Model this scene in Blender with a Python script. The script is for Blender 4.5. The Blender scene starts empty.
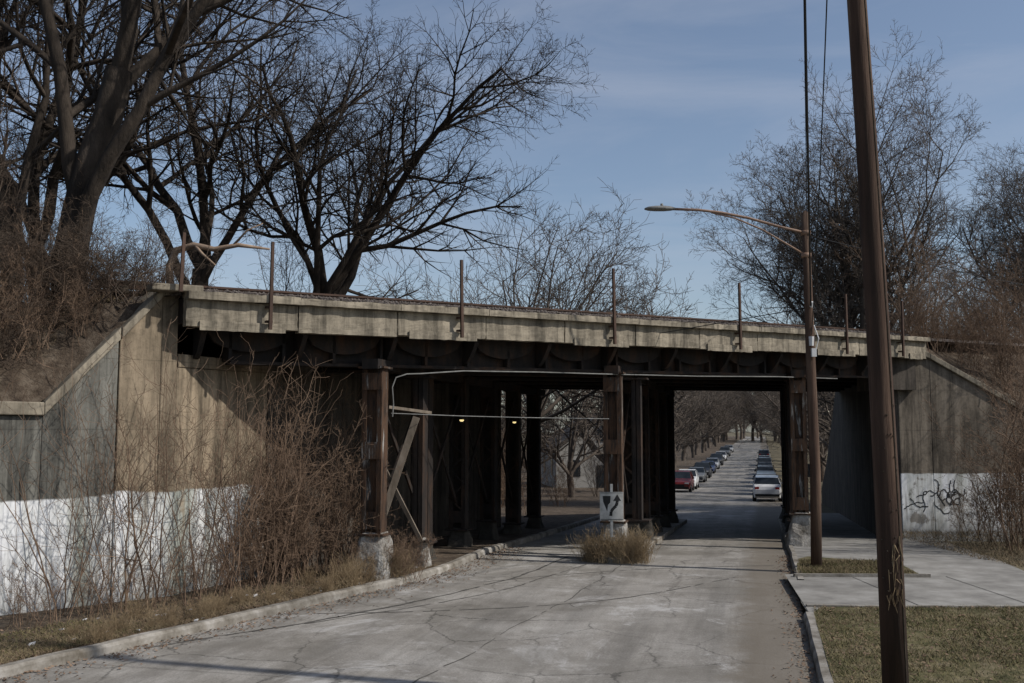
import bpy, math, random, time
from mathutils import Vector, Matrix, noise
T0=time.time()
sc=bpy.context.scene
sc.view_settings.view_transform='Standard'; sc.view_settings.look='None'; sc.view_settings.exposure=0
# ------------------------------------------------------------ materials
def nt(name):
    m=bpy.data.materials.new(name); m.use_nodes=True
    t=m.node_tree; b=t.nodes['Principled BSDF']; b.inputs['Specular IOR Level'].default_value=.25
    return m,t,b
def N(t,ty,**k):
    n=t.nodes.new(ty)
    for a,v in k.items(): setattr(n,a,v)
    return n
def L(t,a,b): t.links.new(a,b)
def coords(t,kind,sc_=(1,1,1),rot=(0,0,0)):
    if kind=='pos': o=N(t,'ShaderNodeNewGeometry').outputs['Position']
    else: o=N(t,'ShaderNodeTexCoord').outputs['Object']
    mp=N(t,'ShaderNodeMapping'); L(t,o,mp.inputs['Vector'])
    mp.inputs['Scale'].default_value=sc_; mp.inputs['Rotation'].default_value=rot
    return mp.outputs['Vector']
def nz(t,v,scale,detail=6,rough=.6,dist=0):
    n=N(t,'ShaderNodeTexNoise'); n.inputs['Scale'].default_value=scale; n.inputs['Detail'].default_value=detail
    n.inputs['Roughness'].default_value=rough; n.inputs['Distortion'].default_value=dist
    L(t,v,n.inputs['Vector']); return n.outputs['Fac']
def ramp(t,f,stops,interp='LINEAR'):
    r=N(t,'ShaderNodeValToRGB'); cr=r.color_ramp; cr.interpolation=interp
    while len(cr.elements)<len(stops): cr.elements.new(.5)
    for e,(p,c) in zip(cr.elements,stops):
        e.position=p; e.color=(c[0],c[1],c[2],1) if isinstance(c,(tuple,list)) else (c,c,c,1)
    L(t,f,r.inputs['Fac']); return r.outputs['Color']
def mix(t,f,a,b,mode='MIX'):
    m=N(t,'ShaderNodeMix',data_type='RGBA',blend_type=mode)
    if isinstance(f,(int,float)): m.inputs[0].default_value=f
    else: L(t,f,m.inputs[0])
    for s,x in ((6,a),(7,b)):
        if isinstance(x,(tuple,list)): m.inputs[s].default_value=(x[0],x[1],x[2],1)
        else: L(t,x,m.inputs[s])
    return m.outputs[2]
def math_(t,op,a,b=None):
    m=N(t,'ShaderNodeMath',operation=op)
    for i,x in enumerate((a,b)):
        if x is None: continue
        if isinstance(x,(int,float)): m.inputs[i].default_value=x
        else: L(t,x,m.inputs[i])
    return m.outputs[0]
def bump(t,b,h,st=.3,d=.02):
    n=N(t,'ShaderNodeBump'); n.inputs['Strength'].default_value=st; n.inputs['Distance'].default_value=d
    L(t,h,n.inputs['Height']); L(t,n.outputs['Normal'],b.inputs['Normal'])
def mat(name,cols,scale=2.,rough=.9,bst=.4,st=(1,1,1),kind='pos',bd=.02,var=.35,metal=0):
    m,t,b=nt(name); v=coords(t,kind,st)
    f=nz(t,v,scale,6,.65); k=len(cols)
    c=ramp(t,f,[(.32+.36*i/max(1,k-1),cols[i]) for i in range(k)])
    v2=coords(t,kind); g=nz(t,v2,scale*.17,3,.5)
    c=mix(t,1.,c,ramp(t,g,[(.3,1-var),(.7,1.)]),'MULTIPLY')
    L(t,c,b.inputs['Base Color']); b.inputs['Roughness'].default_value=rough; b.inputs['Metallic'].default_value=metal
    if bst: bump(t,b,nz(t,v,scale*5,5,.7),bst,bd)
    return m
def thin(name,c1,c2):
    m,t,b=nt(name); v=coords(t,'obj'); L(t,ramp(t,nz(t,v,1.1,2),[(.35,c1),(.65,c2)]),b.inputs['Base Color']); b.inputs['Roughness'].default_value=1; return m
def wall_mat(name,base,paint_z,paint=True,streak=.6,thr=.40,lines=True):
    m,t,b=nt(name); v=coords(t,'pos')
    vs=coords(t,'pos',(1,1,.10))
    f=nz(t,v,1.1,9,.72); c=ramp(t,f,[(.3,[x*.5 for x in base]),(.5,base),(.72,[min(1,x*1.35) for x in base])])
    s=nz(t,vs,3.0,7,.7); c=mix(t,1.,c,ramp(t,s,[(.36,1-streak),(.58,1.)]),'MULTIPLY')
    s=nz(t,coords(t,'pos',(1,1,.05)),7.,5,.7); c=mix(t,1.,c,ramp(t,s,[(.34,1-streak*.7),(.48,1.)]),'MULTIPLY')
    c=mix(t,1.,c,ramp(t,nz(t,v,9,6,.8),[(.32,.65),(.5,1.)]),'MULTIPLY')
    z=N(t,'ShaderNodeSeparateXYZ'); L(t,N(t,'ShaderNodeNewGeometry').outputs['Position'],z.inputs[0])
    lf=math_(t,'ABSOLUTE',math_(t,'SUBTRACT',math_(t,'FRACT',math_(t,'ADD',math_(t,'MULTIPLY',z.outputs[2],.82),math_(t,'MULTIPLY',nz(t,v,1.5,3),.02))),.5))
    if lines: c=mix(t,1.,c,ramp(t,lf,[(.0,.68),(.012,1.)]),'MULTIPLY')
    if paint:
        e=math_(t,'ADD',z.outputs[2],math_(t,'MULTIPLY',math_(t,'SUBTRACT',nz(t,v,.8,4,.5),.5),.22))
        mask=ramp(t,math_(t,'SUBTRACT',e,paint_z-.5),[(.485,1.),(.515,0.)])
        patch=ramp(t,nz(t,v,2.0,6,.65),[(thr-.05,.25),(thr+.01,1.)])
        patch2=ramp(t,nz(t,vs,3.6,7,.65),[(thr-.06,.25),(thr+.06,1.)])
        mk=mix(t,1.,mix(t,1.,mask,patch,'MULTIPLY'),patch2,'MULTIPLY')
        dirt=ramp(t,nz(t,vs,2.0,6,.65),[(.34,(.33,.335,.31)),(.48,(.58,.59,.58)),(.62,(.76,.77,.79))])
        g2=ramp(t,nz(t,vs,.8,4,.6),[(.36,(.55,.57,.52)),(.5,(1,1,1))])
        dirt=mix(t,1.,dirt,g2,'MULTIPLY')
        low=ramp(t,math_(t,'ADD',z.outputs[2],math_(t,'MULTIPLY',nz(t,v,3,5,.6),.6)),[(.3,.45),(.9,1.)])
        dirt=mix(t,1.,dirt,low,'MULTIPLY')
        c=mix(t,mk,c,dirt)
    L(t,c,b.inputs['Base Color']); b.inputs['Roughness'].default_value=.92
    bump(t,b,nz(t,v,10,4,.55),.28,.015)
    return m
RANG=math.atan2(.2425,.9701)
def road_mat():
    m,t,b=nt('worn_concrete_road'); v=coords(t,'pos')
    g=N(t,'ShaderNodeNewGeometry').outputs['Position']
    vr=N(t,'ShaderNodeVectorRotate',rotation_type='Z_AXIS'); L(t,g,vr.inputs['Vector']); vr.inputs['Angle'].default_value=RANG
    al=vr.outputs['Vector']
    mp=N(t,'ShaderNodeMapping'); L(t,al,mp.inputs['Vector']); mp.inputs['Scale'].default_value=(1,.06,1); sv=mp.outputs['Vector']
    c=ramp(t,nz(t,v,.5,10,.75),[(.28,(.15,.138,.12)),(.48,(.245,.23,.208)),(.7,(.36,.345,.32))])
    c=mix(t,1.,c,ramp(t,nz(t,sv,1.3,7,.65),[(.3,.58),(.55,1.),(.75,1.14)]),'MULTIPLY')
    c=mix(t,1.,c,ramp(t,nz(t,v,32,4,.85),[(.3,.66),(.62,1.12)]),'MULTIPLY')
    c=mix(t,ramp(t,nz(t,v,.33,10,.8,.6),[(.54,0.),(.61,.65)]),c,(.42,.412,.4))
    c=mix(t,ramp(t,nz(t,sv,2.6,9,.8,.3),[(.55,0.),(.68,.7)]),c,(.105,.097,.086))
    c=mix(t,ramp(t,nz(t,v,1.5,9,.82,.5),[(.55,0.),(.63,.55)]),c,(.12,.11,.094))
    c=mix(t,ramp(t,nz(t,v,.22,6,.7,.4),[(.52,0.),(.56,.4)]),c,(.13,.12,.103))
    c=mix(t,ramp(t,nz(t,v,7.,6,.8,.5),[(.62,0.),(.66,.5)]),c,(.09,.085,.08))
    wv=N(t,'ShaderNodeMix',data_type='VECTOR'); wv.inputs[0].default_value=.3
    nn=N(t,'ShaderNodeTexNoise'); nn.inputs['Scale'].default_value=1.6; nn.inputs['Detail'].default_value=8; nn.inputs['Roughness'].default_value=.7; L(t,g,nn.inputs['Vector'])
    L(t,g,wv.inputs[4]); L(t,nn.outputs['Color'],wv.inputs[5])
    vo=N(t,'ShaderNodeTexVoronoi',feature='DISTANCE_TO_EDGE'); vo.inputs['Scale'].default_value=.75; L(t,wv.outputs[1],vo.inputs['Vector'])
    cr=ramp(t,vo.outputs['Distance'],[(.0,.4),(.012,1.)])
    crm=mix(t,ramp(t,nz(t,v,.35,3),[(.45,0.),(.6,1.)]),cr,(1,1,1))
    c=mix(t,1.,c,crm,'MULTIPLY')
    sp=N(t,'ShaderNodeSeparateXYZ'); L(t,al,sp.inputs[0])
    j=math_(t,'ABSOLUTE',math_(t,'SUBTRACT',math_(t,'FRACT',math_(t,'ADD',math_(t,'MULTIPLY',sp.outputs[1],.13),math_(t,'MULTIPLY',nz(t,v,2,4),.012))),.5))
    c=mix(t,1.,c,ramp(t,j,[(.0,.68),(.005,1.)]),'MULTIPLY')
    # dirt gathered along the right-hand gutter
    gx=math_(t,'ADD',sp.outputs[0],math_(t,'MULTIPLY',nz(t,v,2.5,6,.7),.9))
    c=mix(t,ramp(t,math_(t,'MULTIPLY',math_(t,'ADD',gx,1.),.5),[(.42,0.),(.62,.75)]),c,(.13,.11,.085))
    L(t,c,b.inputs['Base Color']); b.inputs['Roughness'].default_value=.8
    bump(t,b,nz(t,v,22,6,.75),.35,.015)
    return m
M={}
M['road']=road_mat()
M['conc']=mat('sidewalk_concrete',[(.17,.162,.15),(.25,.24,.22),(.33,.32,.3)],1.5,.9,.3)
M['kerb']=mat('kerb_concrete',[(.11,.095,.075),(.24,.22,.19),(.38,.36,.33)],2.5,.95,.5)
M['dirt']=mat('leaf_litter_dirt',[(.05,.036,.026),(.1,.075,.054),(.18,.145,.11)],5,1,.9,bd=.05)
M['ground']=mat('dry_ground',[(.06,.055,.032),(.13,.108,.066),(.19,.165,.115)],1.2,1,.8,bd=.05)
M['turf']=mat('patchy_turf',[(.05,.055,.02),(.12,.105,.05),(.21,.175,.11)],3.,1,.9,bd=.04)
M['fascia']=wall_mat('weathered_concrete',(.27,.235,.18),0,False,.6,lines=False)
M['wallL']=wall_mat('painted_abutment_concrete',(.27,.215,.15),1.95,streak=.6,thr=.385)
M['wallG']=wall_mat('grey_painted_concrete',(.165,.16,.14),1.9,True,.65,thr=.385)
M['wallR']=wall_mat('painted_wing_concrete',(.19,.16,.125),1.75,True,.65,thr=.43)
M['wallD']=wall_mat('shaded_stained_abutment',(.1,.085,.07),1.0,False)  # base colour darkened to paint in the under-bridge shade; streaks are stains
M['steel']=mat('dark_rusty_steel',[(.012,.011,.011),(.026,.02,.017),(.06,.033,.02)],3,.85,.4,st=(1,1,.35))
M['rust']=mat('rust_streaked_steel',[(.02,.015,.012),(.035,.024,.018),(.095,.052,.03),(.06,.045,.036),(.4,.38,.35)],3.2,.85,.6,st=(2.2,2.2,.3))
M['pipe']=mat('galvanised_pipe',[(.14,.14,.135),(.24,.24,.23)],6,.6,.1)
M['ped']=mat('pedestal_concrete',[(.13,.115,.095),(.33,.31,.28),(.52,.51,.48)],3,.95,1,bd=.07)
M['ped2']=mat('dark_concrete',[(.04,.036,.03),(.08,.072,.06)],3,.95,.8,bd=.05)  # darker concrete for the pedestals behind the front ones
M['ballast']=mat('track_ballast',[(.08,.065,.055),(.2,.17,.15),(.33,.29,.27)],18,1,1,bd=.06)
M['rail']=mat('rusty_rail',[(.05,.03,.022),(.09,.05,.033)],5,.7,.2)
M['tie']=mat('old_timber',[(.05,.04,.03),(.12,.095,.07)],4,.95,.5)
M['palewood']=mat('pale_timber',[(.12,.095,.07),(.24,.2,.16)],5,.9,.4,st=(1,1,.3))
M['bark']=mat('bark_dark',[(.02,.016,.013),(.045,.035,.027),(.085,.067,.053)],3,.95,.8,st=(1,1,.3),kind='obj',bd=.05)
M['bark2']=thin('bark_grey',(.07,.056,.045),(.13,.108,.09))
M['twig']=thin('brush_stems',(.1,.066,.045),(.21,.145,.1))
M['darktwig']=thin('dark_brush_stems',(.045,.032,.024),(.1,.075,.056))
M['tan']=thin('tan_weed',(.17,.12,.07),(.3,.23,.14))
M['log']=mat('barkless_log',[(.2,.14,.1),(.36,.27,.2)],4,.9,.4)
M['drygrass']=mat('dry_grass',[(.12,.088,.05),(.27,.21,.13)],1.3,1,0)
M['greengrass']=mat('green_grass',[(.06,.07,.025),(.14,.125,.055),(.28,.23,.14)],1.6,1,0)
M['polew']=mat('weathered_pole',[(.035,.023,.017),(.075,.045,.032),(.15,.1,.07)],5,.9,.8,st=(1,1,.06))
M['lampmetal']=mat('lamp_metal',[(.2,.12,.08),(.33,.22,.16)],6,.6,.1)
M['wire']=mat('black_wire',[(.012,.012,.012),(.02,.02,.02)],3,.6,0)
M['tar']=mat('tar_seal',[(.06,.056,.05),(.12,.115,.105)],5,.8,.2)
M['signface']=mat('faded_sign_face',[(.3,.3,.28),(.5,.5,.48)],7,.6,.05)
M['black']=mat('black_paint',[(.012,.012,.012),(.03,.03,.03)],6,.6,0)
def plain(name,c,rough=.5,metal=0,coat=0,em=None):
    m,t,b=nt(name); v=coords(t,'obj'); f=nz(t,v,4,4)
    L(t,ramp(t,f,[(.3,[x*.85 for x in c]),(.7,c)]),b.inputs['Base Color'])
    b.inputs['Roughness'].default_value=rough; b.inputs['Metallic'].default_value=metal; b.inputs['Coat Weight'].default_value=coat
    if em: b.inputs['Emission Color'].default_value=(*em[0],1); b.inputs['Emission Strength'].default_value=em[1]
    return m
M['glass']=plain('car_glass',(.02,.025,.03),.08)
M['tyre']=plain('tyre_rubber',(.02,.02,.02),.9)
M['hub']=plain('wheel_hub',(.4,.4,.41),.35,.8)
M['lampr']=plain('tail_lamp',(.35,.02,.015),.3)
M['lampw']=plain('head_lamp',(.7,.7,.68),.2)
M['bulb']=plain('lit_bulb',(.9,.8,.5),.5,em=((1,.78,.35),1.0))
M['trash']=plain('litter_white',(.6,.6,.6),.7)
M['siding']=plain('house_siding',(.34,.33,.31),.8); M['roof']=plain('house_roof',(.07,.06,.055),.9)
# ------------------------------------------------------------ mesh builder
def link(o,parent=None):
    sc.collection.objects.link(o)
    if parent: o.parent=parent
    return o
def empty(name,loc=(0,0,0)):
    e=bpy.data.objects.new(name,None); e.location=loc; e.empty_display_size=.2; return link(e)
class MB:
    def __init__(s): s.v=[]; s.f=[]; s.m=[]
    def face(s,pts,mi=0):
        k=len(s.v); s.v+= [tuple(p) for p in pts]; s.f.append(tuple(range(k,k+len(pts)))); s.m.append(mi)
    def prism(s,base,top,mi=0):
        n=len(base); k=len(s.v); s.v+=[tuple(p) for p in base]+[tuple(p) for p in top]
        s.f.append(tuple(range(k+n-1,k-1,-1))); s.f.append(tuple(range(k+n,k+2*n))); s.m+=[mi,mi]
        for i in range(n):
            j=(i+1)%n; s.f.append((k+i,k+j,k+n+j,k+n+i)); s.m.append(mi)
    def box(s,c,h,mi=0,X=(1,0,0),Y=(0,1,0),Z=(0,0,1)):
        c=Vector(c);X=Vector(X)*h[0];Y=Vector(Y)*h[1];Z=Vector(Z)*h[2]
        s.prism([c-X-Y-Z,c+X-Y-Z,c+X+Y-Z,c-X+Y-Z],[c-X-Y+Z,c+X-Y+Z,c+X+Y+Z,c-X+Y+Z],mi)
    def tube(s,pts,rad,n=6,mi=0,cap=True):
        pts=[Vector(p) for p in pts]
        d=(pts[1]-pts[0]).normalized(); u=d.cross(Vector((0,0,1)) if abs(d.z)<.9 else Vector((1,0,0))).normalized()
        k0=len(s.v)
        for i,p in enumerate(pts):
            dd=Vector((0,0,0))
            if i<len(pts)-1: dd=(pts[i+1]-p)
            if i>0: dd=dd+(p-pts[i-1])
            dd=dd.normalized() if dd.length>1e-9 else d
            u=(u-dd*u.dot(dd)); u=u.normalized() if u.length>1e-6 else dd.orthogonal().normalized()
            w=dd.cross(u); r=rad[i] if isinstance(rad,(list,tuple)) else rad
            for j in range(n):
                a=2*math.pi*j/n; q=p+(u*math.cos(a)+w*math.sin(a))*r; s.v.append((q.x,q.y,q.z))
        for i in range(len(pts)-1):
            for j in range(n):
                a=k0+i*n+j; b=k0+i*n+(j+1)%n; s.f.append((a,b,b+n,a+n)); s.m.append(mi)
        if cap:
            s.f.append(tuple(range(k0+n-1,k0-1,-1))); s.m.append(mi)
            e=k0+(len(pts)-1)*n; s.f.append(tuple(range(e,e+n))); s.m.append(mi)
    def build(s,name,mats,parent=None,smooth=False,bevel=0):
        me=bpy.data.meshes.new(name); me.from_pydata(s.v,[],s.f)
        for x in mats: me.materials.append(M[x] if isinstance(x,str) else x)
        if len(mats)>1: me.polygons.foreach_set('material_index',s.m)
        if smooth: me.polygons.foreach_set('use_smooth',[True]*len(s.f))
        me.update()
        o=bpy.data.objects.new(name,me); link(o,parent)
        if bevel:
            md=o.modifiers.new('b','BEVEL'); md.width=bevel; md.segments=2; md.limit_method='ANGLE'
        return o
# ------------------------------------------------------------ frames
R=Vector((.2425,.9701)); Q=Vector((.9701,-.2425))      # road along / right
P0=Vector((-2.76,20.2)); D=Vector((.824,.566)); NB=Vector((-.566,.824))  # bridge along / back
SL=.017
KN=[(-300,0),(24,0),(30,-.25),(50,-.95),(70,-1.6),(90,-2.05),(115,-2.1),(150,-1.9),(200,-1.2),(260,-.6),(330,0),(450,.8),(4000,.8)]
def prof(s):
    for (a,x),(b,y) in zip(KN,KN[1:]):
        if s<=b: return x+(y-x)*(s-a)/(b-a)
    return .8
def gz(x,y): return prof(x*R.x+y*R.y)
def sq(s,q,z=0): p=R*s+Q*q; return Vector((p.x,p.y,prof(s)+z))
def ab(a,b,z,sl=True):
    p=P0+D*a+NB*b; return Vector((p.x,p.y,z+(SL*(a+4) if sl else 0)))
def lerp_tab(T,x):
    if x<=T[0][0]: return T[0][1]
    for (a,u),(b,w) in zip(T,T[1:]):
        if x<=b: return u+(w-u)*(x-a)/(b-a)
    return T[-1][1]
LK=lambda s: lerp_tab([(-40,-12),(0,-11.8),(10.4,-9.1),(19.5,-6.75),(21.5,-6.6),(45,-6.7),(60,-7.6),(400,-7.6)],s)
RK=lambda s: lerp_tab([(-40,.6),(45,.58),(60,1.25),(400,1.25)],s)
ST=[-60,-40,-20,-10,-5,0,3,6,8,10.4,12,14,16,18,19.5,21.5,24,26,28,30,34,38,42,45,50,55,60,65,70,80,90,100,115,130,150,175,200,230,260,300,330,400,450]
def sheet(name,sts,qf,mt,z,parent=None):
    mb=MB(); rows=[qf(s) for s in sts]; n=len(rows[0])
    for s,r in zip(sts,rows):
        for q in r: mb.v.append(tuple(sq(s,q,z)))
    for i in range(len(sts)-1):
        for j in range(n-1):
            a=i*n+j; mb.f.append((a,a+1,a+n+1,a+n)); mb.m.append(0)
    return mb.build(name,[mt],parent)
sheet('ground',[-300]+ST+[700,1500,3000],lambda s:[-2500,-600,-150,-40,-15,-6,0,6,15,40,150,600,2500],'ground',-.06)
sheet('road',ST,lambda s:[LK(s),LK(s)*.66+RK(s)*.33,LK(s)*.33+RK(s)*.66,RK(s)],'road',0)
sheet('verge',ST,lambda s:[LK(s)-40,LK(s)-10,LK(s)-.15],'dirt',.11)
sheet('verge',ST,lambda s:[RK(s)+.15,RK(s)+10,RK(s)+50],'ground',.06)
def kerb(name,pts,w=.15,h=.13,mt='kerb',z0=None):
    mb=MB(); n=len(pts); P=[Vector(p[:2]) for p in pts]; rn=random.Random(3)
    for i in range(n):
        d=(P[min(i+1,n-1)]-P[max(i-1,0)]).normalized(); r=Vector((d.y,-d.x))
        z=gz(*P[i]) if z0 is None else z0
        a=P[i]+r*rn.uniform(-.015,.015); b=P[i]+r*w; hh=h+rn.uniform(-.014,.006)
        for (q,zz) in ((a,-.1),(a+r*.01,hh-.04),(a+r*.045,hh),(b,hh),(b,-.1)): mb.v.append((q.x,q.y,z+zz))
    for i in range(n-1):
        for j in range(4):
            a=i*5+j; mb.f.append((a,a+1,a+6,a+5)); mb.m.append(0)
    return mb.build(name,[mt])
def fine(f,s0,s1,st=1.0):
    n=int(abs(s1-s0)/st); return [(sq(s0+(s1-s0)*i/n, f(s0+(s1-s0)*i/n))[:2]) for i in range(n+1)]
kerb('kerb',fine(LK,260,-30,.7),w=.17,h=.14)
kerb('kerb',fine(RK,-30,16.9)); kerb('kerb',fine(RK,20.6,260))
sheet('sidewalk',[16,18,20,22,24,26,28,30,34,38,42,45,50],lambda s:[RK(s)+(.15 if (s<17 or s>20.5) else .0),RK(s)+2,RK(s)+4.6],'conc',.1)
def poly(name,pts,z,mt):
    mb=MB(); mb.face([(x,y,gz(x,y)+z) for x,y in pts]); return mb.build(name,[mt])
apr=[(4.75,16.2),(5.55,20.6),(8.4,21.2),(9.6,25.0),(11.6,24.6),(10.5,20.2),(40,20.2),(40,16.2)]
poly('driveway',apr,.108,'conc')
k=[sq(s,RK(s)+.15)[:2] for s in (-30,-10,0,8,12,16.9)]
poly('lawn',k+[(5.1,16.75),(40,16.75),(40,-20)],.125,'turf')
poly('lawn',[(5.78,20.5),(8.25,20.45),(8.5,22.2),(6.9,23.6),(6.45,22.9)],.125,'turf')
kerb('kerb',[(5.65,20.35),(8.35,20.3)],.12,.17,z0=0)
kerb('kerb',[(4.9,16.95),(6.,16.82),(12,16.86),(40,16.86)],.13,.145,z0=0)
mb=MB()
for x in (6.8,8.7,10.6,12.6,14.6): mb.box((x,18.6,.1095),(.008,1.7,.0008))
mb.build('pavement_joint',['tar'])
rnd=random.Random(11); mb=MB()
def ribbon(pts,w,z=.004):
    for i in range(len(pts)-1):
        a=Vector(pts[i]);b=Vector(pts[i+1]); d=(b-a).normalized(); r=Vector((d.y,-d.x))*w*rnd.uniform(.5,1.2)
        if rnd.random()<.12: continue
        mb.face([(*(a-r),gz(*a)+z),(*(a+r),gz(*a)+z),(*(b+r),gz(*b)+z),(*(b-r),gz(*b)+z)])
def wob(p,q,n,amp,bow=0):
    p=Vector(p);q=Vector(q);d=(q-p);r=Vector((d.y,-d.x)).normalized();o=[];off=0
    for i in range(n+1):
        t=i/n; off=off*.85+rnd.uniform(-amp,amp); o.append(tuple(p+d*t+r*(off+bow*math.sin(math.pi*t))))
    return o
ribbon(wob(sq(9,-4.4)[:2],sq(30,-2.9)[:2],90,.03,.3),.011)
ribbon(wob(sq(15.5,-7.2)[:2],sq(21.5,-.6)[:2],60,.02,1.1),.022)
ribbon(wob(sq(13.,-8.2)[:2],sq(23.,-3.9)[:2],60,.03,.8),.02)
ribbon(wob(sq(12.5,-8.4)[:2],sq(24.,-4.6)[:2],60,.03,.9),.035)
ribbon(wob(sq(19.5,-5.5)[:2],sq(23.5,.2)[:2],50,.02,-.5),.02)
mb.build('tar_seam',['tar'])
# ------------------------------------------------------------ retaining walls
def wallstrip(mb,line,tops,th,bot=-.5,mi=0,cop=None,mi2=1):
    n=len(line); P=[Vector(p) for p in line]
    for i in range(n-1):
        d=(P[i+1]-P[i]).normalized(); bk=Vector((-d.y,d.x))*th
        a,b=P[i],P[i+1]; za,zb_=tops[i],tops[i+1]
        mb.prism([(*a,bot),(*b,bot),(*(b+bk),bot),(*(a+bk),bot)],[(*a,za),(*b,zb_),(*(b+bk),zb_),(*(a+bk),za)],mi)
        if cop:
            f=-Vector((-d.y,d.x))*.09; 
            mb.prism([(*(a+f),za+.003),(*(b+f),zb_+.003),(*(b+bk),zb_+.003),(*(a+bk),za+.003)],[(*(a+f),za+cop),(*(b+f),zb_+cop),(*(b+bk),zb_+cop),(*(a+bk),za+cop)],mi2)
WW=Vector((-.732,-.681)); W0=Vector((-6.05,17.9)); WN=Vector((-.681,.732))
def wp(t): return tuple(W0+WW*t)
def child(mb,name,mats,par,**k):
    o=mb.build(name,mats,None,**k); o.parent=par; o.matrix_parent_inverse=Matrix.Translation(-Vector(par.location)); return o
rw=empty('retaining_wall',(-7.5,16.5,0))
mb=MB(); wallstrip(mb,[wp(1.02),wp(.28),wp(-.02)],[4.60,5.42,5.47],.6,-.3,0,.18,1); child(mb,'wall_panel',['wallL','fascia'],rw,bevel=.02)
mb=MB(); wallstrip(mb,[wp(14),wp(8),wp(2.25),wp(1.04)],[3.3,3.3,3.26,4.58],.6,-.3,0,.22,1); child(mb,'wall_panel_grey',['wallG','fascia'],rw,bevel=.02)
mb=MB(); wallstrip(mb,[wp(-.02),(-5.62,19.0),(-5.0,20.35)],[4.15,4.17,4.2],.5,-.4)
mb.prism([(*wp(-.04),4.16),(-5.0,20.35,4.2),(-5.6,20.7,4.2),(-6.5,18.3,4.16)],[(*wp(-.04),4.4),(-5.0,20.35,4.4),(-5.6,20.7,4.4),(-6.5,18.3,4.4)])
child(mb,'abutment_front',['wallL'],rw,bevel=.01)
mb=MB(); e=Vector((-3.7,23.2)); line=[(-4.98,20.39),(-3.7,23.2)]+[tuple(e+R*s) for s in (4,8,12.3)]
wallstrip(mb,line,[4.85]*5,.6,-1); e2=Vector(line[-1]); wallstrip(mb,[tuple(e2),tuple(e2-D*9)],[4.9,1.5],.6,-1)
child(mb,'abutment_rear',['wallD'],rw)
RW0=Vector((11.7,30.2)); WD=Vector((.9987,.05))
rr=empty('retaining_wall',(13,30,0))
mb=MB(); wallstrip(mb,[tuple(RW0),tuple(RW0+WD*1.0),tuple(RW0+WD*4.2),tuple(RW0+WD*6),tuple(RW0+WD*12)],[5.62,5.2,3.4,2.6,1.2],.6,-1,0,.18,1)
child(mb,'wing_wall',['wallR','fascia'],rr,bevel=.02)
mb=MB(); wallstrip(mb,[tuple(RW0+R*32+Q*.03),tuple(RW0+R*26+Q*.03),tuple(RW0+R*17+Q*.03),tuple(RW0+R*8+Q*.03),tuple(RW0+R*.02+Q*.03)],[-.5,1.4,5.3,4.95,4.9],-.6,-3.5)
mb.box((11.5,30.6,4.75),(.55,.7,.5),0,(.97,.24,0),(-.24,.97,0))
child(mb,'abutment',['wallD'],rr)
mb=MB(); rnd=random.Random(5)
for g in range(15):
    x0=12.35+rnd.random()*1.1; z0=.7+rnd.random()*.5; pts=[]; a=rnd.uniform(0,6)
    for i in range(12):
        a+=rnd.uniform(-.8,1.0); x0+=math.cos(a)*.06; z0+=math.sin(a)*.07; pts.append((x0,z0))
    for (x1,z1),(x2,z2) in zip(pts,pts[1:]):
        d=Vector((x2-x1,z2-z1)).normalized()*.014
        mb.face([(x,30.2+(x-11.7)*.05-.006-.0002*g,z) for x,z in ((x1-d.y,z1+d.x),(x1+d.y,z1-d.x),(x2+d.y,z2-d.x),(x2-d.y,z2+d.x))])
child(mb,'graffiti',['black'],rr)
# ------------------------------------------------------------ embankments
def fnz(x,y,s=1.): return noise.noise(Vector((x*s,y*s,1.7)))
def embank(name,As,frontf,topf,backf,mt,sl):
    mb=MB(); rows=[]
    for a in As:
        bf=frontf(a); tp=topf(a); bb=backf(a); col=[]; last=bf
        for b in [bf+x for x in (0.05,.3,.7,1.1,1.6,2.2,2.8,3.6,5,7,9)]+[11.2,12,13,14.5,16,18,20]:
            b2=max(min(b,bb),bf); b2=max(b2,last); last=b2
            z=min(5.45+SL*(min(a,40)+4),tp+sl*(b2-bf)); 
            if b2>11.4: z=min(z,5.5-.7*(b2-11.4))
            p=ab(a,b2,0,False); z+=(fnz(p.x,p.y,.9)*.16+fnz(p.x,p.y,3.)*.08)*(1 if b2-bf>.2 else 0)-.05
            col.append((p.x,p.y,z))
        rows.append(col)
    n=len(rows[0])
    for c in rows: mb.v+=c
    for i in range(len(rows)-1):
        for j in range(n-1):
            k=i*n+j; mb.f.append((k,k+n,k+n+1,k+1)); mb.m.append(0)
    return mb.build(name,[mt],smooth=True)
def a2t(a): return (-4.01-a)/.989
def fL(a): return (-.03-.147*a2t(a)) if a<-4.0 else (lerp_tab([(-4,0.02),(.92,3.0),(9.9,11.)],a)+.3)
TT=[(0,5.5),(.28,5.5),(2.25,3.4),(60,3.2)]
def tL(a): return lerp_tab(TT,a2t(a)) if a<-4.0 else 5.5
embank('embankment',[-120,-90,-60,-40,-30,-24,-20,-17,-15,-13]+[-12+.4*i for i in range(20)]+[-4.01,-3.99,-2,0,.92,3,5,7,9,10],fL,tL,lambda a:25,'dirt',1.3)
def fR(a): return -.616*(a-17.6) if a<28 else -6.4-.02*(a-28)
def tR(a): return lerp_tab([(17.6,5.6),(18.45,5.3),(21.2,3.5),(22.7,2.7),(27.8,1.2),(31,0)],a)
embank('embankment',[17.65,18.4]+[19+.7*i for i in range(14)]+[29,30,31,32,33,34,35,36,37,38,39,40,42,46,55,70,100,140],fR,tR,lambda a: (a-17.6)*.884-.2,'dirt',.9)
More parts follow.
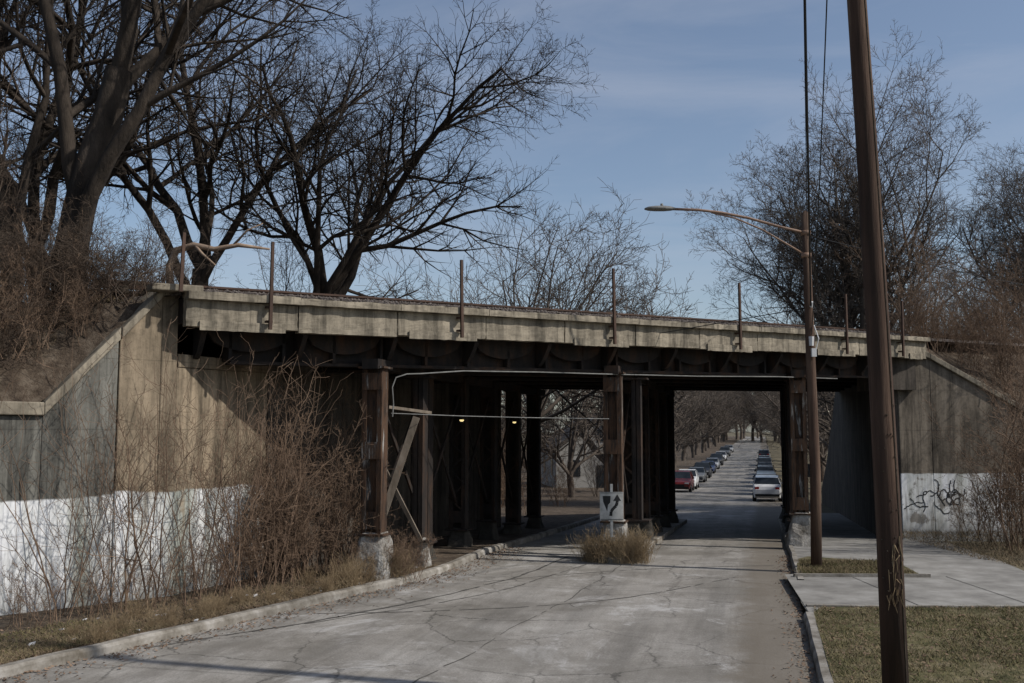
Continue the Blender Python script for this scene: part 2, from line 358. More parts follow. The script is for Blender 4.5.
# ------------------------------------------------------------ railway bridge
br=empty('railway_bridge',(4,25,0))
def bb(mb,name,mats,**k): return child(mb,name,mats,br,**k)
def abox(mb,a0,a1,b0,b1,z0,z1,mi=0):
    mb.prism([ab(a0,b0,z0),ab(a1,b0,z0),ab(a1,b1,z0),ab(a0,b1,z0)],[ab(a0,b0,z1),ab(a1,b0,z1),ab(a1,b1,z1),ab(a0,b1,z1)],mi)
mb=MB(); pts=[(-4.0,-.28),(18.2,-.28),(30.2,10.7),(-4.0,10.7)]
mb.prism([ab(a,b,4.93) for a,b in pts],[ab(a,b,5.38) for a,b in pts]); bb(mb,'deck_slab',['steel'])
mb=MB(); rnd=random.Random(2); a=-4.0; i=0
while a<18.2:
    w=min(2.12,18.35-a)
    abox(mb,a+.012,a+w-.012,-.46,-.285,4.84+rnd.uniform(-.015,.03),5.34)
    if i%2==0: abox(mb,a+.25,a+w-.25,-.50,-.465,4.80,4.97)
    abox(mb,a+.006,a+w-.006,-.60,-.2,5.345,5.475+rnd.uniform(-.01,.01))
    a+=w; i+=1
o=bb(mb,'fascia',['fascia'])
md=o.modifiers.new('s','SUBSURF'); md.subdivision_type='SIMPLE'; md.levels=4; md.render_levels=4
tx=bpy.data.textures.new('spall','CLOUDS'); tx.noise_scale=.18; tx.noise_depth=3
md=o.modifiers.new('d','DISPLACE'); md.texture=tx; md.texture_coords='GLOBAL'; md.strength=.05; md.mid_level=.5
mb=MB(); abox(mb,-4.6,-3.7,-.5,-.1,5.48,5.60); bb(mb,'end_block',['fascia'],bevel=.02)
mb=MB()
for b in (.25,2.4,4.6,6.8,9.0,10.6):
    a0=-3.2+b*.9; a1=17.5+b*1.12
    abox(mb,a0,a1,b-.02,b+.02,4.3,4.93); abox(mb,a0,a1,b-.16,b+.16,4.24,4.298); abox(mb,a0,a1,b-.12,b+.12,4.88,4.928)
a=-3.0
while a<17.4:
    abox(mb,a-.03,a+.03,.06,.44,4.3,4.88); a+=1.05
bb(mb,'plate_girder',['steel'])
mb=MB(); a=-3.6
while a<17.4:
    prof_=[(.22,4.88),(-.27,4.88),(-.27,4.78)]+[(-.27+.49*t,4.78-.46*math.sin(t*math.pi/2)) for t in (.2,.4,.6,.8,1.)]
    mb.prism([ab(a-.05,b,z) for b,z in prof_],[ab(a+.05,b,z) for b,z in prof_]); a+=1.95
a=-3.6
while a<16:
    seg=[(a+.12+1.7*t,4.9-.42*math.sin(math.pi*t)**.45) for t in [i/10 for i in range(11)]]
    sg=[(a+.12,4.9)]+seg[1:-1]+[(a+1.82,4.9)]
    mb.prism([ab(x,.18,z) for x,z in sg],[ab(x,.06,z) for x,z in sg]); a+=1.95
bb(mb,'bracket',['steel'])
def column(mb,p,z0,z1,mi=0,w=.2,lac=True,solid=False):
    X=Vector((*R,0));Y=Vector((*Q,0)); p=Vector((p[0],p[1],0))
    for sgn in (-1,1):
        mb.box(p+Y*sgn*w+Vector((0,0,(z0+z1)/2)),(.17,.012,(z1-z0)/2),mi,X,Y)
        for s2 in (-1,1): mb.box(p+Y*sgn*(w-.045)+X*s2*.158+Vector((0,0,(z0+z1)/2)),(.012,.045,(z1-z0)/2-.003),mi,X,Y)
    mb.box(p+Vector((0,0,z0+.02)),(.26,.3,.02),mi,X,Y); mb.box(p+Vector((0,0,z1-.02)),(.24,.28,.02),mi,X,Y)
    mb.box(p+X*(-.06 if solid else -.02)+Vector((0,0,(z0+z1)/2)),(.008,w-.015,(z1-z0)/2-.05),mi,X,Y)
    if solid:
        for z in (z0+.3,(z0+z1)/2,z1-.3):
            for s2 in (-1,1): mb.box(p+X*s2*.18+Vector((0,0,z)),(.006,w+.01,.17),mi,X,Y)
    if lac:
        z=z0+.1; k=1
        while z<z1-.45:
            for s2 in (-1,1):
                d=(Y*2*w*k+Vector((0,0,.36))).normalized(); up=d.cross(X)
                mb.box(p+X*s2*.172+Vector((0,0,z+.18)),(.005,.025,(2*w)**2*.5+.2),mi,X,up,d)
            z+=.36;k=-k
        for z in (z0+.35,z1-.3):
            for s2 in (-1,1): mb.box(p+X*s2*.18+Vector((0,0,z)),(.006,w+.01,.15),mi,X,Y)
def pedestal(mb,p,z0,z1,w0,mi=0,seed=0):
    X=Vector((*R,0));Y=Vector((*Q,0)); n=20; p=Vector((p[0],p[1],0)); rn=random.Random(seed)
    prf=[(0,1.1),(.1,1.03),(.25,.96),(.4,.88),(.55,.8),(.7,.72),(.82,.66),(.92,.6),(1.,.5)]; k=len(mb.v)
    dx,dy=rn.uniform(-.05,.05),rn.uniform(-.05,.05)
    for t,f in prf:
        w=w0*f
        for j in range(n):
            an=2*math.pi*j/n; c=abs(math.cos(an))**.35*math.copysign(1,math.cos(an)); s_=abs(math.sin(an))**.35*math.copysign(1,math.sin(an))
            q=p+X*(c*w+dx*t)+Y*(s_*w+dy*t); nn=1+.22*noise.noise(Vector((q.x*3,q.y*3,(z0+t)*3)))+rn.uniform(-.02,.02)
            q=p+(q-p)*nn; mb.v.append((q.x,q.y,z0+(z1-z0)*t+rn.uniform(-.02,.02)*(t<1)))
    for i in range(len(prf)-1):
        for j in range(n):
            a=k+i*n+j;b=k+i*n+(j+1)%n; mb.f.append((a,b,b+n,a+n)); mb.m.append(mi)
    mb.f.append(tuple(range(k+(len(prf)-1)*n,k+len(prf)*n))); mb.m.append(mi)
rows={'L':(18.9,-7.58),'C':(23.75,-3.44),'R':(28.6,.98)}
steel=MB(); rustm=MB(); ped=MB(); rb=random.Random(3)
for key,(s0,q0) in rows.items():
    for i in range(6):
        p=sq(s0+i*2.9,q0); g=p.z; top=4.24+SL*4+SL*((Vector(p[:2])-P0).dot(D))
        ph=(1.0 if key!='C' else .92) if i==0 else rb.uniform(.45,.8)
        column(rustm if i==0 else steel,p,g+ph-.06,top,lac=i>0,solid=i==0)
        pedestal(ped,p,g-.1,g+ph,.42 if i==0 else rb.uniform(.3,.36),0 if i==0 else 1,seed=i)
        if i<5:
            p2=sq(s0+(i+1)*2.9,q0); g2=p2.z
            if key!='R' or i>0:
              for za,zb_ in ((g+1.1,top-.3),(top-.3,g2+1.1)):
                a=Vector((p.x,p.y,za));b=Vector((p2.x,p2.y,zb_)); d=(b-a); ln=d.length; d.normalize(); Y=Vector((*Q,0)); up=d.cross(Y)
                steel.box((a+b)/2+Y*(.03 if za<zb_ else -.03),(.02,.05,ln/2),0,Y,up,d)
    a=sq(s0-.3,q0);b=sq(s0+15.6,q0); d=Vector((b.x-a.x,b.y-a.y,0)); za=4.13+SL*4+SL*((Vector(a[:2])-P0).dot(D))
    steel.box(((a.x+b.x)/2,(a.y+b.y)/2,za+.16),(d.length/2,.17,.1),0,(*R,0),(*Q,0))
column(steel,sq(24.35,-2.95),.1+.75,4.3,w=.1,lac=False)
p=sq(20.6,-7.2); column(steel,p,.65,4.2,w=.1,lac=False); pedestal(ped,p,-.05,.75,.24,0,seed=9)
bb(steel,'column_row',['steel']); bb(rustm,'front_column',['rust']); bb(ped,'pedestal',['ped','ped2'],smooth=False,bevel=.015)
mb=MB()
for (a,b,w) in (((-2.0,20.9,3.3),(-2.75,20.5,.9),.07),((-2.7,20.6,2.4),(-1.9,21.2,.7),.04),((-2.55,20.5,3.5),(-1.75,21.4,3.4),.04)):
    a=Vector(a);b=Vector(b);d=(b-a);ln=d.length;d.normalize();u=Vector((1,0,0)); u=(u-d*u.dot(d)).normalized(); mb.box((a+b)/2,(w,.03,ln/2),0,u,d.cross(u),d)
bb(mb,'timber_brace',['palewood'])
mb=MB()
c0=[ab(.35,-.1,3.55,False),ab(.32,-.1,3.9,False),ab(.4,-.1,4.1,False),ab(.65,-.1,4.18,False),ab(1.,-.1,4.2,False)]
mb.tube(c0+[ab(a,-.12,4.19-.02*math.sin(a*1.5)) for a in (2,4,6,9,12,14.5)],.014,6)
mb.tube([ab(.3,-.1,3.37,False),ab(2,-.07,3.33,False),ab(3.6,-.05,3.31,False),ab(6.1,-.05,3.3,False)],.009,5)
mb.tube([ab(.35,-.1,3.55,False),ab(.33,-.1,3.3,False)],.016,6)
bb(mb,'conduit',['pipe'])
mb=MB(); rp=random.Random(8)
for a in (-4.15,-2.5,1.65,5.8,10.0,14.3,16.9):
    t=1.12+rp.uniform(-.1,.05); z0=4.85 if a>-3 else 5.45; l=rp.uniform(-.04,.04)
    mb.prism([ab(a-.03,-.67,z0),ab(a+.03,-.67,z0),ab(a+.03,-.61,z0),ab(a-.03,-.61,z0)],[ab(a-.026+l,-.66,5.45+t),ab(a+.026+l,-.66,5.45+t),ab(a+.026+l,-.61,5.45+t),ab(a-.026+l,-.61,5.45+t)])
    for z in (4.98,5.25):
        if a>-3: abox(mb,a-.06,a+.06,-.609,-.50,z,z+.04)
bb(mb,'railing_post',['rail'])
mb=MB(); As=[-60+2*i for i in range(27)]+[-6+2*i for i in range(33)]
BS=[(-.15,5.42),(.05,5.52),(.5,5.6),(1.,5.64),(5,5.64),(9.5,5.64),(10.4,5.5),(11,5.35)]
for a in As:
    for b,z in BS:
        if a<-4.5: b=max(b,2.15); 
        zz=z+.03*fnz(a,b,1.3)
        if a<-4.5 and b==2.15: zz=5.3
        mb.v.append(tuple(ab(a,b,zz,True)) if a>-4.5 else tuple(ab(a,b,zz-.05,False)))
n=len(BS)
for i in range(len(As)-1):
    for j in range(n-1): k=i*n+j; mb.f.append((k,k+n,k+n+1,k+1)); mb.m.append(0)
rs=random.Random(4)
for i in range(12000):
    a=rs.uniform(-4.2,18.5); b=rs.uniform(-.35,1.1); z=lerp_tab(BS,b)+rs.uniform(0,.07); r=rs.uniform(.02,.055)
    c=ab(a,b,z); k=len(mb.v)
    mb.v+=[(c.x+r*rs.uniform(.7,1.2),c.y,c.z),(c.x,c.y+r,c.z+rs.uniform(-.3,.3)*r),(c.x-r,c.y,c.z),(c.x,c.y-r*rs.uniform(.7,1.2),c.z),(c.x,c.y,c.z+r*rs.uniform(.5,1))]
    for f in ((0,1,4),(1,2,4),(2,3,4),(3,0,4)): mb.f.append(tuple(k+x for x in f)); mb.m.append(0)
bb(mb,'ballast',['ballast'])
mb=MB()
for b in (1.35,2.8,6.6,8.05):
    for (w,z0,z1) in ((.07,5.70,5.72),(.012,5.72,5.82),(.036,5.82,5.86)): abox(mb,-5.2,58,b-w,b+w,z0,z1)
bb(mb,'rail',['rail'])
mb=MB(); a=-4.8
while a<36:
    for bc in (2.07,7.3): abox(mb,a-.11,a+.11,bc-1.3,bc+1.3,5.56,5.70)
    a+=.6
bb(mb,'sleeper',['tie'])
for s_,q_ in ((24.,-7.3),(29.5,-7.3)):
    mb=MB(); p=sq(s_,q_); 
    mb.box((p.x,p.y,3.75),(.02,.02,.35)); mb.tube([(p.x,p.y,3.42),(p.x,p.y,3.36),(p.x,p.y,3.3)],[.06,.11,.12],10); mb.tube([(p.x,p.y,3.31),(p.x,p.y,3.28),(p.x,p.y,3.25)],[.05,.06,.03],10,1)
    bb(mb,'underpass_lamp',['steel','bulb'])
mb=MB(); ml=[(22.9,0),(23.05,.3),(23.4,.45)]+[(41,.45)]
loop=[(s,-3.44+w) for s,w in ml]+[(s,-3.44-w) for s,w in reversed(ml[1:])]
mb.prism([sq(s,q,-.15) for s,q in loop],[sq(s,q,.13) for s,q in loop]); mb.build('median_kerb',['kerb'],bevel=.02)
# ------------------------------------------------------------ traffic sign
ts=empty('traffic_sign',(2.28,23.05,1.3))
def lc(mb,name,mats,par,**k): return mb.build(name,mats,par,**k)
mb=MB(); mb.box((0,0,0),(.27,.006,.32)); mb.box((0,.03,-.1),(.03,.02,.6)); lc(mb,'panel',['signface'],ts,bevel=.004)
mb=MB()
def st2(pts,w,y=-.009):
    for (x1,z1),(x2,z2) in zip(pts,pts[1:]):
        d=Vector((x2-x1,z2-z1)).normalized()*w; mb.face([(x1-d.y,y,z1+d.x),(x1+d.y,y,z1-d.x),(x2+d.y,y,z2-d.x),(x2-d.y,y,z2+d.x)])
st2([(-.02,-.22),(-.01,-.12),(.04,-.05),(.1,.0),(.13,.08),(.13,.14)],.034); mb.face([(.04,-.0095,.12),(.22,-.0095,.12),(.13,-.0095,.27)])
mb.face([(-.2,-.0095,.23),(-.02,-.0095,.23),(-.03,-.0095,.08),(-.08,-.0095,.03),(-.1,-.0095,-.12),(-.15,-.0095,.0),(-.19,-.0095,.1)])
st2([(-.255,.3),(.255,.3)],.006,-.008); st2([(-.255,-.3),(.255,-.3)],.006,-.008)
lc(mb,'arrow_symbol',['black'],ts)
# ------------------------------------------------------------ street lamp
sl=empty('street_lamp',(6.5,21.6,.1))
mb=MB(); mb.tube([(0,0,0),(.03,0,2),(0,0,4),(-.02,0,6),(-.04,0,7.7)],[.12,.115,.105,.095,.085],12); mb.tube([(-.04,0,7.69),(-.04,0,7.74)],[.07,.04],10); lc(mb,'pole',['polew'],sl,smooth=True)
mb=MB()
up=[(-.05,-.03,7.25),(-.6,-.03,7.38),(-1.3,-.03,7.58),(-1.9,-.03,7.7),(-2.4,-.03,7.76),(-2.95,-.03,7.78)]
lo=[(-.05,-.03,6.75),(-.5,-.03,7.02),(-1.0,-.03,7.32),(-1.6,-.03,7.58),(-2.1,-.03,7.7)]
mb.tube(up,.03,8); mb.tube(lo,.02,8)
for z in (7.25,6.75): mb.tube([(-.04,0,z-.05),(-.04,0,z+.05)],.11,12)
lc(mb,'arm',['lampmetal'],sl,smooth=True)
mb=MB(); k=[(-2.9,.035,.03),(-3.0,.07,.06),(-3.15,.12,.075),(-3.35,.14,.07),(-3.5,.12,.05),(-3.58,.05,.02)]
for x,w,h in k:
    for j in range(12):
        a=2*math.pi*j/12; zz=math.sin(a)*h; mb.v.append((x,-.03+math.cos(a)*w,7.78+(zz if zz>0 else zz*.6)))
for i in range(len(k)-1):
    for j in range(12):
        a=i*12+j;b=i*12+(j+1)%12; mb.f.append((a,b,b+12,a+12)); mb.m.append(0)
mb.f.append(tuple(range(12))); mb.m.append(0); mb.f.append(tuple(range(60,72))); mb.m.append(0)
mb.tube([(-3.2,-.03,7.83),(-3.2,-.03,7.9)],[.035,.03],8)
lc(mb,'lamp_head',['pipe'],sl,smooth=True)
mb=MB(); mb.tube([(-.02,-.14,4.75),(-.02,-.15,4.95)],[.05,.06],8); mb.box((.02,-.16,4.6),(.05,.04,.09)); mb.tube([(.0,-.14,5.6),(.0,-.2,5.7)],[.04,.03],8); mb.tube([(.05,-.12,5.2),(.12,-.2,4.9),(.06,-.13,4.6)],.012,5)
lc(mb,'bracket_hardware',['trash'],sl)
# ------------------------------------------------------------ utility pole
upo=empty('utility_pole',(4.0,10.6,.1))
PP=[(-.02,-.1),(-.04,2),(-.085,4),(-.14,6),(-.21,8),(-.28,10.3)]; PR=[.135,.130,.122,.112,.102,.094]
mb=MB(); mb.tube([(x,0,z) for x,z in PP],PR,18); lc(mb,'pole',['polew'],upo,smooth=True)
mb=MB(); mb.box((-.25,-.14,9.3),(1.1,.05,.06))
for x in (-1.15,-.8,-.45,.3,.7): mb.tube([(x,-.14,9.36),(x,-.14,9.5)],[.04,.03],8)
lc(mb,'crossarm',['tie'],upo)
mb=MB(); mb.tube([(x+r*.55,-r*.87,z) for (x,z),r in zip(PP,PR)],.007,5)
rr_=random.Random(1)
for i in range(26):
    z=rr_.uniform(1.2,3.2); a=rr_.uniform(-2.5,-.6); mb.box((-.045+.129*math.cos(a),.129*math.sin(a),z),(.005,.012,.005))
lc(mb,'ground_wire',['tie'],upo)
mb=MB()
for i in range(30):
    z=rr_.uniform(1.2,1.9); x=rr_.uniform(-.13,.05); mb.tube([(x,-.12,z),(x+rr_.uniform(-.06,.04),-.16,z-rr_.uniform(.05,.22))],[.007,.002],3)
lc(mb,'splinter',['tan'],upo)
mb=MB()
def wirec(a,b,sag,r=.011,n=14):
    a=Vector(a);b=Vector(b); mb.tube([a.lerp(b,i/n)-Vector((0,0,sag*4*(i/n)*(1-i/n))) for i in range(n+1)],r,4)
wirec((3.2,10.46,9.6),(6.46,21.5,7.2),.25,.007); wirec((3.2,10.46,9.6),(6.5,21.5,5.7),.3,.018); wirec((3.55,10.46,9.6),(6.5,21.5,5.1),.35,.009)
wirec((6.48,21.6,7.5),(18.,70,7.),.8,.01); wirec((6.48,21.6,5.7),(-30,52,6.),1.2,.01); wirec((6.5,21.6,7.3),(40,44,8),.8,.009)
mb.build('power_line',['wire'])
# ------------------------------------------------------------ cars
def car(loc,heading,col,suv=False,name='parked_car'):
    e=empty(name,loc); e.rotation_euler=(0,0,heading)
    h=1.16 if suv else 1.
    S=[(-2.3,.42,.6,.62,.72),(-2.2,.28,.7,.74,.84),(-1.9,.25,.78,.83,.9),(-1.05,.22,.9,.96,.92),(-.35,.22,.93,1.4,.92),(.2,.22,.94,1.46,.92),(.95,.22,.95,1.43,.92)]
    S+= [(1.75,.24,.97,1.38,.91),(2.1,.26,.95,1.02,.89),(2.25,.3,.85,.9,.84),(2.32,.42,.7,.72,.76)] if suv else [(1.55,.24,.95,1.05,.91),(2.05,.26,.93,.98,.88),(2.25,.3,.84,.88,.84),(2.32,.42,.66,.68,.76)]
    mb=MB(); n=8
    for x,zb,zl,zt,w in S:
        tall=zt-zl>.2; wr=w-(.2 if tall else .06)
        for y,z in ((-w*.92,zb),(-w,(zb+zl)/2),(-w*.98,zl),(-wr,zt),(wr,zt),(w*.98,zl),(w,(zb+zl)/2),(w*.92,zb)): mb.v.append((x,y,z*h))
    for i in range(len(S)-1):
        for j in range(n):
            a=i*n+j;b=i*n+(j+1)%n
            t0=S[i][3]-S[i][2]>.2; t1=S[i+1][3]-S[i+1][2]>.2; g=0
            if j in (2,4) and (t0 and t1): g=1
            if j==3 and (t0!=t1): g=1
            mb.f.append((a,b,b+n,a+n)); mb.m.append(g)
    mb.f.append(tuple(range(n-1,-1,-1))); mb.m.append(0); k=(len(S)-1)*n; mb.f.append(tuple(range(k,k+n))); mb.m.append(0)
    lc(mb,'body',[col,'glass'],e,bevel=.03)
    mb=MB()
    for x in (-.37,.38,1.0):
        for s_ in (-1,1): mb.box((x,s_*.84,1.17*h),(.035,.02,.21*h),0,(1,0,0),(0,1,-.35*s_),(0,-.35*s_,1))
    lc(mb,'pillar',[col],e)
    mb=MB()
    for x in (-1.42,1.38):
        for s_ in (-1,1):
            mb.tube([(x,s_*.7,.33),(x,s_*.93,.33)],.33,16,0); mb.tube([(x,s_*.91,.33),(x,s_*.94,.33)],.19,12,1)
    lc(mb,'wheel',['tyre','hub'],e)
    mb=MB()
    for s_ in (-1,1):
        mb.box((-2.24,s_*.6,.66*h),(.05,.17,.06),0); mb.box((2.27,s_*.64,.8*h),(.04,.13,.08),1); mb.box((-.75,s_*1.0,.98*h),(.06,.09,.06),3)
    mb.box((-2.29,0,.5*h),(.04,.4,.09),2); mb.box((-2.28,0,.36*h),(.06,.74,.07),2); mb.box((2.3,0,.42*h),(.06,.76,.08),2); mb.box((2.345,0,.62*h),(.005,.16,.07),4)
    lc(mb,'lights_and_bumper',['lampw','lampr','tyre',col,'trash'],e)
CC={k:plain('car_paint_'+k,c,.35,.0,.4) for k,c in dict(red=(.13,.012,.012),white=(.62,.62,.62),black=(.015,.015,.018),grey=(.12,.125,.13),blue=(.02,.035,.09),silver=(.35,.36,.37)).items()}
hd=math.atan2(R.y,R.x)
def cs(s,q,c,suv,face):
    p=sq(s,q); car((p.x,p.y,p.z),hd if face>0 else hd+math.pi,CC[c],suv)
for s,c,u in ((84,'red',True),(91,'white',True),(104,'grey',False),(114,'black',True),(125,'blue',False),(137,'silver',False),(150,'black',True),(166,'white',False),(185,'grey',True),(206,'silver',False)): cs(s,-6.55,c,u,1)
for s,c,u in ((69,'white',True),(80,'grey',True),(87.5,'black',True),(96,'blue',False),(104,'black',True),(113,'grey',False),(123,'black',False),(135,'black',True),(150,'silver',False),(170,'black',True)): cs(s,.25,c,u,-1)
for s,q in ((47,1.9),(62,2.0)):
    e=empty('road_sign',sq(s,q)); mb=MB(); mb.box((0,0,1.2),(.03,.02,1.2)); lc(mb,'post',['pipe'],e); mb=MB(); mb.box((0,-.03,2.1),(.23,.01,.3)); lc(mb,'panel',['signface'],e,bevel=.01)
# ------------------------------------------------------------ trees
def grow(seed,height,r0,trunk=.22,nl=5,n=(9,7,6,3),lean=(0,0),ang=(18,50),up=.12,wobble=.16,limb=.62,tw=.006,ratio=(.5,.5,.52,.5),base_stems=None,tmin=.62,bias=(0,0)):
    rn=random.Random(seed); V=[];F=[]
    sides=[10,7,4,3,3,3]; segs=[6,10,6,4,3,2]
    def rv(): return Vector((rn.gauss(0,1),rn.gauss(0,1),rn.gauss(0,1)))
    stack=[]
    if base_stems: stack+=base_stems
    else: stack.append((Vector((0,0,-.3)),Vector((lean[0],lean[1],1)).normalized(),height*trunk,r0,0))
    bv=Vector((bias[0],bias[1],0))
    while stack:
        p,d,Ln,r,lv=stack.pop()
        ns=segs[lv]; sl_=Ln/ns; nsd=sides[lv]; re=(.8*r if lv==0 else max(tw*.7,r*.22))
        u=d.orthogonal().normalized(); k0=len(V); P=[];DD=[]
        w_=wobble*(.5 if lv==0 else 1.)
        for i in range(ns+1):
            t=i/ns; rr0=r+(re-r)*t
            if lv==0 and i==0: rr0*=1.3
            u=u-d*u.dot(d); u.normalize(); w=d.cross(u)
            for j in range(nsd):
                a=6.2832*j/nsd; q=p+u*(math.cos(a)*rr0)+w*(math.sin(a)*rr0); V.append((q.x,q.y,q.z))
            P.append((p.copy(),rr0)); DD.append(d.copy())
            if i<ns:
                p=p+d*sl_
                d=(d+rv()*w_+(Vector((0,0,up*(1.2 if lv in(1,2) else .7)))+(bv if lv<2 else bv*.3))*(.5 if lv else 0)).normalized()
        for i in range(ns):
            for j in range(nsd):
                a=k0+i*nsd+j;b=k0+i*nsd+(j+1)%nsd; F.append((a,b,b+nsd,a+nsd))
        if lv==0:
            az=rn.uniform(0,6.28)
            for k in range(nl):
                t=rn.uniform(tmin,1) if k>1 else 1.; i=int(t*ns); pp,r_=P[i]; dd=DD[i]; az+=2.4+rn.uniform(-.4,.4)
                an=math.radians(rn.uniform(*ang)) if k else math.radians(8)
                o=dd.orthogonal().normalized(); o.rotate(Matrix.Rotation(az,3,dd))
                nd=(dd*math.cos(an)+o*math.sin(an)).normalized()
                stack.append((pp-nd*r_*.3,nd,height*limb*rn.uniform(.8,1.1),r_*(.66 if k<2 else rn.uniform(.4,.58)),1))
        elif lv<5 and lv-1<len(n):
            c=n[lv-1]; az=rn.uniform(0,6.28)
            for k in range(c):
                t=(.2+.8*(k+rn.uniform(0,1))/c) if lv==1 else (.1+.9*(k+rn.random())/c)
                i=min(ns,max(1,int(t*ns+.5))); pp,r_=P[i]; dd=DD[i]; az+=2.4+rn.uniform(-.6,.6)
                an=math.radians(rn.uniform(26,60)); o=dd.orthogonal().normalized(); o.rotate(Matrix.Rotation(az,3,dd))
                nd=(dd*math.cos(an)+o*math.sin(an)).normalized()
                ln=Ln*ratio[lv-1]*rn.uniform(.65,1.2)*(1.15-.55*t)
                stack.append((pp,nd,ln,max(tw,min(r_*.75,ln*.02+.002)),lv+1))
    return V,F
def tmesh(name,mt,*a,**k):
    V,F=grow(*a,**k); me=bpy.data.meshes.new(name); me.from_pydata(V,[],F); me.materials.append(M[mt])
    me.polygons.foreach_set('use_smooth',[True]*len(F)); me.update(); return me
def place(name,me,loc,rot=0,scl=1.,parent=None):
    o=bpy.data.objects.new(name,me); o.location=loc; o.rotation_euler=(0,0,rot); o.scale=(scl,scl,scl); return link(o,parent)
tA=tmesh('tree_a','bark',24,17,.33,trunk=.34,nl=5,n=(9,8,6,3),ang=(6,26),up=.16,limb=.62,wobble=.1,tmin=.35)
place('bare_tree',tA,(-8.35,18.6,4.6),.5)
tC=tmesh('tree_c','bark',38,15,.34,trunk=.2,nl=7,n=(10,8,7,4),lean=(.3,0),ang=(20,58),up=.07,wobble=.16,limb=.66,bias=(.04,0),tw=.0055)
place('bare_tree',tC,(-6.6,32,4.8),0,.97)
tB=tmesh('tree_b','bark',47,14.5,.3,trunk=.22,nl=5,n=(9,8,6,4),lean=(.15,0),ang=(15,50),up=.1,wobble=.18,limb=.68,tw=.0055)
place('bare_tree',tB,(-9.8,30,5),1.0,1.05)
place('bare_tree',tB,(-13.5,29,5),3.6,1.15)
place('bare_tree',tA,(-12.2,24,5.2),3.2,.85)
tE=tmesh('tree_e','bark2',61,18,.36,trunk=.12,nl=9,n=(13,10,8,4),ang=(8,36),up=.14,wobble=.1,limb=.78,tw=.009)
place('bare_tree',tE,(18.,52,3.6),.6,.88)
place('bare_tree',tE,(27,50,3.5),2.6,.82)
tD=tmesh('tree_d','bark2',77,8,.16,trunk=.05,nl=14,n=(9,7,5),ang=(15,70),up=.06,wobble=.07,limb=1.0,tw=.008,bias=(.05,0))
place('bare_tree',tD,(1.0,41,3.4),0,1.1)
place('bare_tree',tD,(21,44,4.5),3.2,.8)
def shrub_mesh(name,seed,h,stems,spread,rad=.018,n=(7,6,4),up=.12,wob=.14,mt='twig',tw=.004,area=.3):
    rn=random.Random(seed); bs=[]
    for i in range(stems):
        a=rn.uniform(0,6.28); d=Vector((math.cos(a)*spread*rn.random(),math.sin(a)*spread*rn.random(),1)).normalized()
        bs.append((Vector((rn.uniform(-area,area),rn.uniform(-area,area),-.1)),d,h*rn.uniform(.55,1.1),rad*rn.uniform(.6,1.3),1))
    return tmesh(name,mt,seed,h,.02,n=n,up=up,wobble=wob,tw=tw,ratio=(.38,.45,.5,.5),base_stems=bs)
sA=shrub_mesh('shrub_a',5,4.2,7,.35,n=(7,5,3)); sB=shrub_mesh('shrub_b',6,2.2,18,.8,.011,area=.7,n=(6,4,3)); sC=shrub_mesh('shrub_c',7,3.2,14,.5,.013,area=.5,n=(7,5,3))
sD=shrub_mesh('shrub_d',17,2.6,20,1.3,.013,area=.8,n=(6,5,2),mt='darktwig',up=.02,wob=.2)
sE=shrub_mesh('shrub_e',18,4.4,9,.5,.02,n=(7,5,3),mt='darktwig',area=.5,wob=.12)
sP=shrub_mesh('sapling',9,4.6,3,.4,.02,n=(7,4,2),up=.14,area=.25,wob=.16)
sQ=shrub_mesh('whips',10,4.4,11,.75,.012,n=(5,3),up=.06,area=.6,wob=.12)
sW=shrub_mesh('weed_clump',12,.62,70,.75,.0035,n=(3,2),mt='tan',tw=.0022,area=.24,wob=.1,up=.05)
E=.11
for me,x,y,r,s in ((sQ,-6.9,15.9,0,.9),(sQ,-6.5,16.3,3,.8),(sP,-6.2,16.6,1,.8),(sQ,-5.7,17.1,2,1.0),(sQ,-5.2,17.9,5,.95),(sP,-5.1,17.9,2.6,.8),(sQ,-4.9,18.7,4,.95),(sA,-4.6,19.2,3,.9),(sC,-4.4,20.1,4,1.15),(sC,-3.9,20.7,5,1.1),(sC,-4.7,19.5,1.5,1.0),(sB,-4.1,20.2,3,.9),(sB,-3.5,21.3,4,.8),(sB,-7.2,15.3,4,.5),(sB,-6.5,16.1,2,.5),(sB,-5.8,16.9,2,.55),(sB,-5.3,17.7,1,.6),(sB,-5.0,18.6,5,.75),(sB,-4.6,19.4,0,.8),(sA,-3.6,21.9,4,.9)):
    place('shrub',me,(x,y,E),r,s)
rn=random.Random(31)
for i in range(46):
    t=rn.uniform(-.1,5.0) ; dw=rn.uniform(.3,2.1); p=W0+WW*t+WN*dw; z=min(5.4,lerp_tab(TT,t)+1.25*dw)
    place('shrub',rn.choice([sD,sD,sB,sD,sC]),(p.x,p.y,z-.08),rn.uniform(0,6),rn.uniform(.4,.8))
for i in range(7):
    t=rn.uniform(1.,6); dw=rn.uniform(1.8,3.4); p=W0+WW*t+WN*dw
    place('shrub',sE,(p.x,p.y,5.1),rn.uniform(0,6),rn.uniform(.9,1.4))
for i in range(14):
    p=ab(rn.uniform(-24,4),rn.uniform(11.4,14),0,False); place('shrub',rn.choice([sC,sE,sP]),(p.x,p.y,4.8),rn.uniform(0,6),rn.uniform(.8,1.5))
for me,x,y,r,s in ((sA,12.6,25.2,0,1.1),(sA,14.,27,1,1.35),(sC,13.4,27.2,2,1.0),(sC,13.6,26.2,2,1.2),(sP,14.6,28,4,1.4),(sC,15.,28.6,5,1.3),(sB,13.6,28.9,2,.9),(sA,13.3,24,5,1.2)):
    place('shrub',me,(x,y,-.1),r,s)
